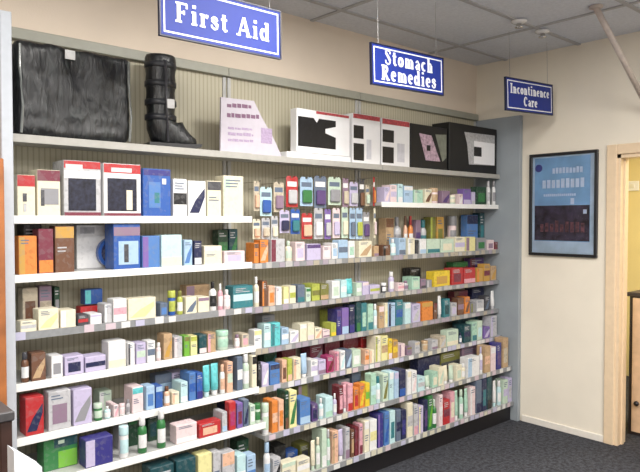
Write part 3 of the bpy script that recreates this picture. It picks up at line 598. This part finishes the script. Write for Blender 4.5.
# ------------------------------------------------------------------ hanging signs
def arc(cx, cy, rx, ry, a0, a1, n=10): return [(cx+rx*math.cos(math.radians(a0+(a1-a0)*i/n)), cy+ry*math.sin(math.radians(a0+(a1-a0)*i/n))) for i in range(n+1)]
def sf(x, y, w=.30): return [(x-w/2, y), (x+w/2, y)]
GL = {   # width, thick strokes, thin strokes (serifs)
 'F': (.78, [[(.2, 0), (.2, 1)]], [[(.04, .95), (.68, .95)], [(.2, .52), (.5, .52)], sf(.2, .05, .36), [(.66, .95), (.66, .74)], [(.5, .62), (.5, .42)]]),
 'i': (.4, [[(.2, 0), (.2, .68)], [(.2, .84), (.2, 1.0)]], [sf(.2, .05, .32), [(.05, .63), (.2, .63)]]),
 'r': (.54, [[(.18, 0), (.18, .68)], [(.38, .6), (.5, .56)]], [sf(.18, .05, .32), [(.03, .63), (.18, .63)], [(.2, .45), (.3, .6), (.42, .63)]]),
 's': (.52, [[(.12, .48), (.28, .37), (.42, .24)]], [[(.42, .5), (.36, .62), (.22, .65), (.1, .56), (.12, .44)], [(.42, .26), (.4, .1), (.26, .04), (.1, .12), (.09, .22)]]),
 't': (.46, [[(.2, .12), (.2, .88)]], [[(.04, .63), (.4, .63)], [(.2, .12), (.28, .05), (.4, .1)]]),
 'A': (.92, [[(.46, 1), (.78, 0)]], [[(.14, 0), (.44, 1)], [(.24, .32), (.66, .32)], sf(.13, .05, .26), sf(.78, .05, .32)]),
 'd': (.66, [[(.48, 0), (.48, 1)], arc(.27, .34, .17, .27, 110, 250, 6)], [arc(.27, .34, .17, .28, 0, 360, 14), [(.34, .95), (.48, .95)], [(.48, .05), (.62, .05)]]),
 'S': (.66, [[(.16, .74), (.34, .54), (.52, .3)]], [[(.54, .74), (.54, .86), (.34, .96), (.14, .86), (.14, .7)], [(.54, .32), (.5, .1), (.32, .03), (.12, .14), (.12, .28)]]),
 'o': (.6, [arc(.3, .34, .19, .26, 120, 240, 5), arc(.3, .34, .19, .26, -60, 60, 5)], [arc(.3, .34, .19, .29, 0, 360, 14)]),
 'm': (.98, [[(.18, 0), (.18, .68)], [(.49, 0), (.49, .5)], [(.8, 0), (.8, .5)]], [arc(.34, .46, .15, .16, 0, 180, 6), arc(.65, .46, .15, .16, 0, 180, 6), sf(.18, .05, .24), sf(.49, .05, .24), sf(.8, .05, .24)]),
 'a': (.58, [[(.42, .05), (.42, .5)], [(.14, .14), (.14, .26)]], [[(.12, .52), (.26, .64), (.4, .56)], [(.42, .38), (.2, .34), (.12, .2), (.2, .05), (.4, .14)], [(.42, .05), (.54, .05)]]),
 'c': (.54, [arc(.3, .34, .19, .26, 120, 240, 5)], [arc(.3, .34, .19, .29, 50, 310, 12)]),
 'h': (.66, [[(.18, 0), (.18, 1)], [(.48, 0), (.48, .5)]], [arc(.33, .46, .15, .17, 0, 180, 6), sf(.18, .05, .26), sf(.48, .05, .26), [(.04, .95), (.18, .95)]]),
 'n': (.66, [[(.18, 0), (.18, .68)], [(.48, 0), (.48, .5)]], [arc(.33, .46, .15, .17, 0, 180, 6), sf(.18, .05, .26), sf(.48, .05, .26), [(.04, .63), (.18, .63)]]),
 'e': (.56, [arc(.3, .34, .19, .26, 120, 240, 5)], [arc(.3, .34, .19, .29, 10, 310, 12), [(.12, .37), (.48, .37)]]),
 'R': (.84, [[(.2, 0), (.2, 1)], [(.36, .48), (.68, .0)], arc(.38, .73, .2, .18, -60, 60, 5)], [[(.05, .95), (.4, .95)], arc(.38, .73, .22, .22, -90, 90, 8), [(.2, .5), (.4, .5)], sf(.2, .05, .32), sf(.72, .05, .22)]),
 'I': (.42, [[(.21, 0), (.21, 1)]], [sf(.21, .05, .36), sf(.21, .95, .36)]),
 'C': (.76, [arc(.4, .5, .27, .42, 120, 240, 6)], [arc(.4, .5, .27, .46, 45, 315, 14), [(.62, .7), (.62, .92)]]),
 ' ': (.34, [], [])}
_off = [0]
def stroke(bm, pts, t, s, ox, oz, y0, y1):
    for (ax, az), (bx_, bz) in zip(pts, pts[1:]):
        a = Vector((ox+ax*s, oz+az*s)); b = Vector((ox+bx_*s, oz+bz*s)); d = b-a
        if d.length < 1e-6: continue
        d.normalize(); nn = Vector((-d.y, d.x))*t*s/2; e = d*t*s*.18 if len(pts) > 2 else Vector((0, 0))
        _off[0] = (_off[0]+1) % 14; y0_ = y0 - _off[0]*.00004
        prism(bm, [(a-nn-e)[:], (b-nn+e)[:], (b+nn+e)[:], (a+nn-e)[:]], y0_, y1)
def lettering(parent, text, s, cx, z, y0, y1, thick=.19, thin=.10, track=.1):
    sp = track*s; W = sum(GL[c][0] for c in text)*s + sp*(len(text)-1); x = cx - W/2
    for c in text:
        w, T, t_ = GL[c]
        if c == ' ': x += w*s + sp; continue
        bm = bmesh.new()
        for p in T: stroke(bm, p, thick, s, x, z, y0, y1)
        for p in t_: stroke(bm, p, thin, s, x, z, y0+.0006, y1)
        link('letter', bm, M_sw, parent)
        x += w*s + sp
YS = CAM.y + 2.35; SW, SH = .61, .212
M_sb = mat('sign_blue', (10, 40, 132), rough=.6, noise=.02); M_sw = mat('sign_white', (236, 238, 242), rough=.4, noise=.01); M_sd = mat('sign_dark_edge', (24, 30, 60), rough=.4)
M_wire = mat('thin_steel_wire', (150, 150, 150), rough=.4, metal=.6)
def sign(px_mid, lines, label, ztop, name='hanging_sign', tilt=0.):
    x = atY(px_mid, 100, YS).x; z0 = ztop - SH
    o = empty(name, (x, YS, z0)); o.rotation_euler = (0, tilt, 0); tag(o, label, 'sign', 'blue signs hung from the ceiling')
    bm = bmesh.new(); box(bm, -SW/2, -.006, 0, SW/2, .006, SH, .002); link('sign_board', bm, M_sb, o)
    bm = bmesh.new(); e = .006
    box(bm, -SW/2-e, -.008, -e, SW/2+e, .008, 0); box(bm, -SW/2-e, -.008, SH, SW/2+e, .008, SH+e); box(bm, -SW/2-e, -.008, 0, -SW/2, .008, SH); box(bm, SW/2, -.008, 0, SW/2+e, .008, SH)
    link('sign_frame', bm, M_sd, o)
    for yy in (-.0075, .0055):
        bm = bmesh.new(); m = .012; t = .0065
        box(bm, -SW/2+m, yy, m, SW/2-m, yy+.002, m+t); box(bm, -SW/2+m, yy, SH-m-t, SW/2-m, yy+.002, SH-m)
        box(bm, -SW/2+m, yy, m+t, -SW/2+m+t, yy+.002, SH-m-t); box(bm, SW/2-m-t, yy, m+t, SW/2-m, yy+.002, SH-m-t)
        link('white_border', bm, M_sw, o)
    for text, s, z in lines:
        lettering(o, text, s, 0, z, -.0085, -.006)
    for sx in (-.25, .25):
        bm = bmesh.new(); tube(bm, [(sx, 0, SH), (sx, 0, H-z0-.002)], .0012, 6); link('hanging_wire', bm, M_wire, o)
sign(224.5, [('First Aid', .083, .062)], 'blue hanging sign with white lettering reading First Aid', 2.562, tilt=-.01)
sign(409, [('Stomach', .082, .114), ('Remedies', .082, .028)], 'blue hanging sign reading Stomach Remedies above the middle of the shelves', 2.545, tilt=-.03)
sign(530, [('Incontinence', .066, .114), ('Care', .066, .036)], 'smallest-looking blue two-line sign, near the poster wall', 2.562, tilt=-.05)

# ------------------------------------------------------------------ framed poster on the right wall
p0 = atX(530, 250, 0); p1 = atX(598, 250, 0); zt_ = atX(598, 149.5, 0).z; zb_ = atX(598, 258, 0).z
W = abs(p1.y-p0.y); Hh = zt_-zb_
o = empty('framed_poster', (-.001, (p0.y+p1.y)/2, zb_)); o.rotation_euler = (0, 0, math.radians(-90)); tag(o, 'black framed blue poster on the cream wall beside the doorway', 'poster')
# local x runs along the wall to the right as seen, local -y out of the wall
bm = bmesh.new(); f = .022
box(bm, -W/2, -.025, 0, W/2, 0, f, .003); box(bm, -W/2, -.025, Hh-f, W/2, 0, Hh, .003); box(bm, -W/2, -.025, f, -W/2+f, 0, Hh-f, .003); box(bm, W/2-f, -.025, f, W/2, 0, Hh-f, .003)
link('frame', bm, mat('black_frame', (26, 26, 30), rough=.3), o)
def poster_mat(name, c1, c2, s):
    return mat(name, c1, rough=.25, noise=.1, scale=s)
bm = bmesh.new(); box(bm, -W/2+f, -.008, f, W/2-f, -.001, Hh-f); link('mount', bm, poster_mat('poster_border', (176, 198, 222), 0, 6), o)
bm = bmesh.new(); box(bm, -W/2+f+.02, -.0095, f+.09, W/2-f-.035, -.008, Hh-f-.012)
link('sky_print', bm, poster_mat('poster_sky', (120, 162, 206), 0, 7), o)
bm = bmesh.new(); box(bm, -W/2+f+.022, -.0102, f+.095, W/2-f-.037, -.0095, f+.36); link('crowd_print', bm, mat('poster_dark', (48, 42, 60), rough=.3, noise=.5, scale=18), o)
bm = bmesh.new()
for k in range(9):
    xx = -W*.33 + k*W*.075; hh = random.uniform(.05, .10); box(bm, xx, -.0108, f+.16, xx+W*.05, -.0102, f+.16+hh); 
link('figure_print', bm, mat('poster_brown', (96, 60, 66), rough=.3, noise=.4, scale=40), o)
bm = bmesh.new()
for zz, hh, a, b, wd in ((.80, .045, -.15, .3, .05), (.66, .075, -.3, .33, .07), (.58, .02, -.28, .2, .03)):
    x = W*a
    while x < W*b: box(bm, x, -.0108, Hh*zz, x+W*wd*.7, -.0095, Hh*zz+hh*random.uniform(.8, 1)); x += W*wd
box(bm, W*.12, -.0108, Hh*.50, W*.17, -.0095, Hh*.56); box(bm, W*.30, -.0112, Hh*.41, W*.35, -.0095, Hh*.45)
link('white_print', bm, mat('poster_white', (196, 212, 236), rough=.3, noise=.05), o)
bm = bmesh.new(); lathe(bm, [(.0001, 0), (.03, 0), (.03, .002), (.0001, .002)], 20)
for v in bm.verts: v.co = Vector((v.co.x - W*.36, -.0112+v.co.z*.5, v.co.y + Hh*.86))
link('round_emblem', bm, mat('poster_navy', (54, 60, 130), rough=.3), o)
bm = bmesh.new(); box(bm, -W/2+f, -.014, f, W/2-f, -.0125, Hh-f)
gm = bpy.data.materials.new('poster_glass'); gm.use_nodes = True; gb = gm.node_tree.nodes['Principled BSDF']
gb.inputs['Transmission Weight'].default_value = 1; gb.inputs['Roughness'].default_value = .02; gb.inputs['IOR'].default_value = 1.05; gb.inputs['Base Color'].default_value = (1, 1, 1, 1)
link('glass', bm, gm, o)

# ------------------------------------------------------------------ seen through the doorway: cupboard; edge-of-frame things
o = empty('timber_cupboard', (.55, -1.02, 0)); tag(o, 'waist-high pale timber cupboard with dark edge seen through the doorway', 'cupboard')
M_tim = mat('pale_timber', (214, 180, 146), rough=.45, noise=.08, scale=12)
e = atX(628.5, 300, .30)
o.location = (.30, e.y, 0)
bm = bmesh.new(); box(bm, .02, -.7, .0, .45, .0, 1.03, .003); link('cupboard_body', bm, mat('dark_cupboard_edge', (52, 44, 44), rough=.5), o)
bm = bmesh.new(); box(bm, 0, -.35, .03, .02, -.03, 1.02, .002); dd = link('door', bm, M_tim, o)
bm = bmesh.new(); box(bm, 0, -.69, .03, .02, -.355, 1.02, .002); link('door', bm, M_tim, o)
bm = bmesh.new(); box(bm, -.01, -.72, 1.03, .47, .01, 1.06, .004); link('worktop', bm, _m['dark_cupboard_edge'], o)
bm = bmesh.new(); lathe(bm, [(.007, 0), (.007, .015), (.018, .02), (.018, .03), (.0001, .034)], 14)
for v in bm.verts: v.co = Vector((-v.co.z, v.co.x-.075, v.co.y+.25))
link('knob', bm, mat('dark_knob', (54, 50, 52), rough=.3, metal=.5), dd, True)
# angled rod from the ceiling down in front of the right wall
a = atX(596, 5, -.35); 
ztop_ = H
dR = ray(596, 6); a = CAM + dR*((H-.001-CAM.z)/dR.z); b = atX(650, 112, -.012)
o = empty('ceiling_brace', a); tag(o, 'slim pale rod slanting down from the ceiling to the wall, upper right', 'rod')
bm = bmesh.new(); tube(bm, [(0, 0, -.01), tuple(b-a)], .018, 12); link('rod', bm, mat('pale_painted_rod', (196, 184, 176), rough=.4), o, True)
bm = bmesh.new(); lathe(bm, [(.04, -.012), (.04, 0), (.0001, 0)], 16); link('ceiling_flange', bm, _m['pale_painted_rod'], o, True)
# two small ceiling fittings
for px, py, lab in ((519, 21, 'small bright round ceiling fitting, nearer the middle of the ceiling'), (542.5, 31, 'small dim round ceiling fitting closest to the right wall')):
    dR = ray(px, py); q = CAM + dR*((H-.009-CAM.z)/dR.z)
    o = empty('ceiling_fitting', q); tag(o, lab, 'ceiling fitting', 'small round ceiling fittings')
    bm = bmesh.new(); lathe(bm, [(.05, 0), (.05, -.006), (.035, -.016), (.018, -.018)], 16); link('rose', bm, mat('fitting_white', (240, 240, 240), rough=.15), o, True)
    bm = bmesh.new(); lathe(bm, [(.016, -.016), (.016, -.035), (.026, -.038), (.026, -.042), (.0001, -.044)], 14); link('deflector', bm, mat('fitting_metal', (220, 220, 220), rough=.15, metal=1), o, True)
# white plate added in place of a bright light spot on the inner wall
q = atX(633, 186, 2.1)
o = empty('light_spot_plate', (2.099, q.y, q.z)); tag(o, 'small white plate standing in for a light spot on yellow wall inside the doorway', 'light spot')
bm = bmesh.new(); box(bm, -.012, -.06, -.05, 0, .06, .05, .004); link('plate', bm, M_sw, o)
bm = bmesh.new(); box(bm, -.02, -.02, -.02, -.012, .02, .02, .003); link('light_spot_core', bm, M_edge, o)

# timber cabinet just left of the white end post
xl = XL - .05
o = empty('timber_cabinet', (xl-.25, 0, 0)); tag(o, 'orange-brown timber cabinet, a sliver left of the white end post', 'cabinet')
M_wood = mat('orange_timber', (160, 98, 52), rough=.4, noise=.15, scale=9)
bm = bmesh.new(); box(bm, -.25, -.50, .0, .245, -.01, 1.83, .004); link('cabinet_body', bm, M_wood, o)
bm = bmesh.new(); box(bm, -.24, -.52, .06, .0, -.50, 1.8, .003); link('door', bm, M_wood, o)
bm = bmesh.new(); box(bm, .004, -.52, .06, .24, -.50, 1.8, .003); dd = link('door', bm, M_wood, o)
bm = bmesh.new(); tube(bm, [(.03, -.52, .95), (.03, -.55, .96), (.03, -.55, 1.07), (.03, -.52, 1.08)], .006, 8); link('handle', bm, M_wire, dd, True)
# dark stand at the lower left edge, in front of the cabinet
Ys = -1.05
q0 = atY(-8, 410, Ys); q1 = atY(14, 410, Ys)
o = empty('display_stand', (q1.x-.10, Ys, 0)); tag(o, 'dark brown wire-legged display stand at the lower left edge', 'stand')
M_dk = mat('dark_brown_timber', (58, 38, 32), rough=.4, noise=.15, scale=15)
zt2 = q1.z
bm = bmesh.new(); box(bm, -.2, -.01, zt2-.03, .10, .22, zt2, .004); link('top_board', bm, mat('dark_grey_top', (70, 68, 70), rough=.4), o)
for sx in (-.19, .06):
    for sy in (.0, .18):
        bm = bmesh.new(); box(bm, sx, sy, 0, sx+.035, sy+.03, zt2-.03, .003); link('leg', bm, M_dk, o)
bm = bmesh.new(); box(bm, -.19, 0, .25, .09, .21, .27, .002); link('lower_board', bm, M_dk, o)
# white leaflet pack on a little stool in front
Yb = -1.35
l0 = atY(14, 451, Yb); l1 = atY(42, 467, Yb)
o = empty('white_leaflet_box', (l0.x, Yb, 0)); tag(o, 'white box with slanted top at the lower left corner', 'box')
wz = l1.x-l0.x; zt3 = l0.z; zr = l1.z
bm = bmesh.new(); prism(bm, [(0, 0), (wz, 0), (wz, zr), (wz*.35, zt3-.02), (0, zt3)], 0, .06); link('box_body', bm, mat('white_leaflet_card', (222, 226, 232), noise=.03, scale=12), o)
bm = bmesh.new(); box(bm, .02, -.001, zr-.14, wz*.6, 0, zr-.02); link('printed_label', bm, prod('palepink'), o)

# ------------------------------------------------------------------ lights
def troffer(x, y, e, rot=0):
    o = empty('ceiling_light', (x, y, H)); o.rotation_euler = (0, 0, rot)
    tag(o, f'white recessed fluorescent ceiling light {"over the aisle" if y > -3 else "behind the viewer"}', 'light', 'recessed fluorescent ceiling lights')
    bm = bmesh.new(); a, b = .6, .3
    box(bm, -a, -b, -.02, a, -b+.03, -.001); box(bm, -a, b-.03, -.02, a, b, -.001); box(bm, -a, -b+.03, -.02, -a+.03, b-.03, -.001); box(bm, a-.03, -b+.03, -.02, a, b-.03, -.001)
    link('light_frame', bm, M_white, o)
    bm = bmesh.new(); box(bm, -a+.03, -b+.03, -.012, a-.03, b-.03, -.004)
    dm = _m.get('lit_diffuser')
    if not dm:
        dm = mat('lit_diffuser', (240, 240, 240)); bs = dm.node_tree.nodes['Principled BSDF']; bs.inputs['Emission Color'].default_value = (1, .98, .94, 1); bs.inputs['Emission Strength'].default_value = 3
    link('diffuser', bm, dm, o)
    ld = bpy.data.lights.new('tube_light', 'AREA'); ld.shape = 'RECTANGLE'; ld.size = 1.1; ld.size_y = .5; ld.energy = e; ld.color = (1.0, .965, .92)
    lo = bpy.data.objects.new('tube_light', ld); COL.objects.link(lo); lo.parent = o; lo.location = (0, 0, -.03)
E = 78
for x, y, e in ((-4.2, -1.7, .45), (-2.5, -1.5, .75), (-1.7, -3.0, .8), (-4.6, -3.4, 1.0), (-2.4, -4.6, 1.0), (-5.4, -5.2, .8)): troffer(x, y, E*e)
# daylight through the shop front behind the viewer
ld = bpy.data.lights.new('shopfront_daylight', 'AREA'); ld.shape = 'RECTANGLE'; ld.size = 4.5; ld.size_y = 2.1; ld.energy = 60; ld.color = (.93, .97, 1)
lo = bpy.data.objects.new('shopfront_daylight', ld); COL.objects.link(lo); lo.location = (-3.9, YW+.12, 1.3); lo.rotation_euler = (math.radians(90), 0, 0)
# lamp of the inner room
ld = bpy.data.lights.new('inner_room_lamp', 'AREA'); ld.size = .6; ld.energy = 60; ld.color = (1, .93, .78)
lo = bpy.data.objects.new('inner_room_lamp', ld); COL.objects.link(lo); lo.location = (1.2, -1.8, 2.55)
w = bpy.data.worlds.new('world'); SC.world = w; w.use_nodes = True; w.node_tree.nodes['Background'].inputs[0].default_value = (.8, .85, .9, 1); w.node_tree.nodes['Background'].inputs[1].default_value = .3

SC.view_settings.view_transform = 'Standard'; SC.view_settings.look = 'None'; SC.view_settings.gamma = 1; SC.view_settings.use_curve_mapping = False
SC.view_settings.exposure = -0.12
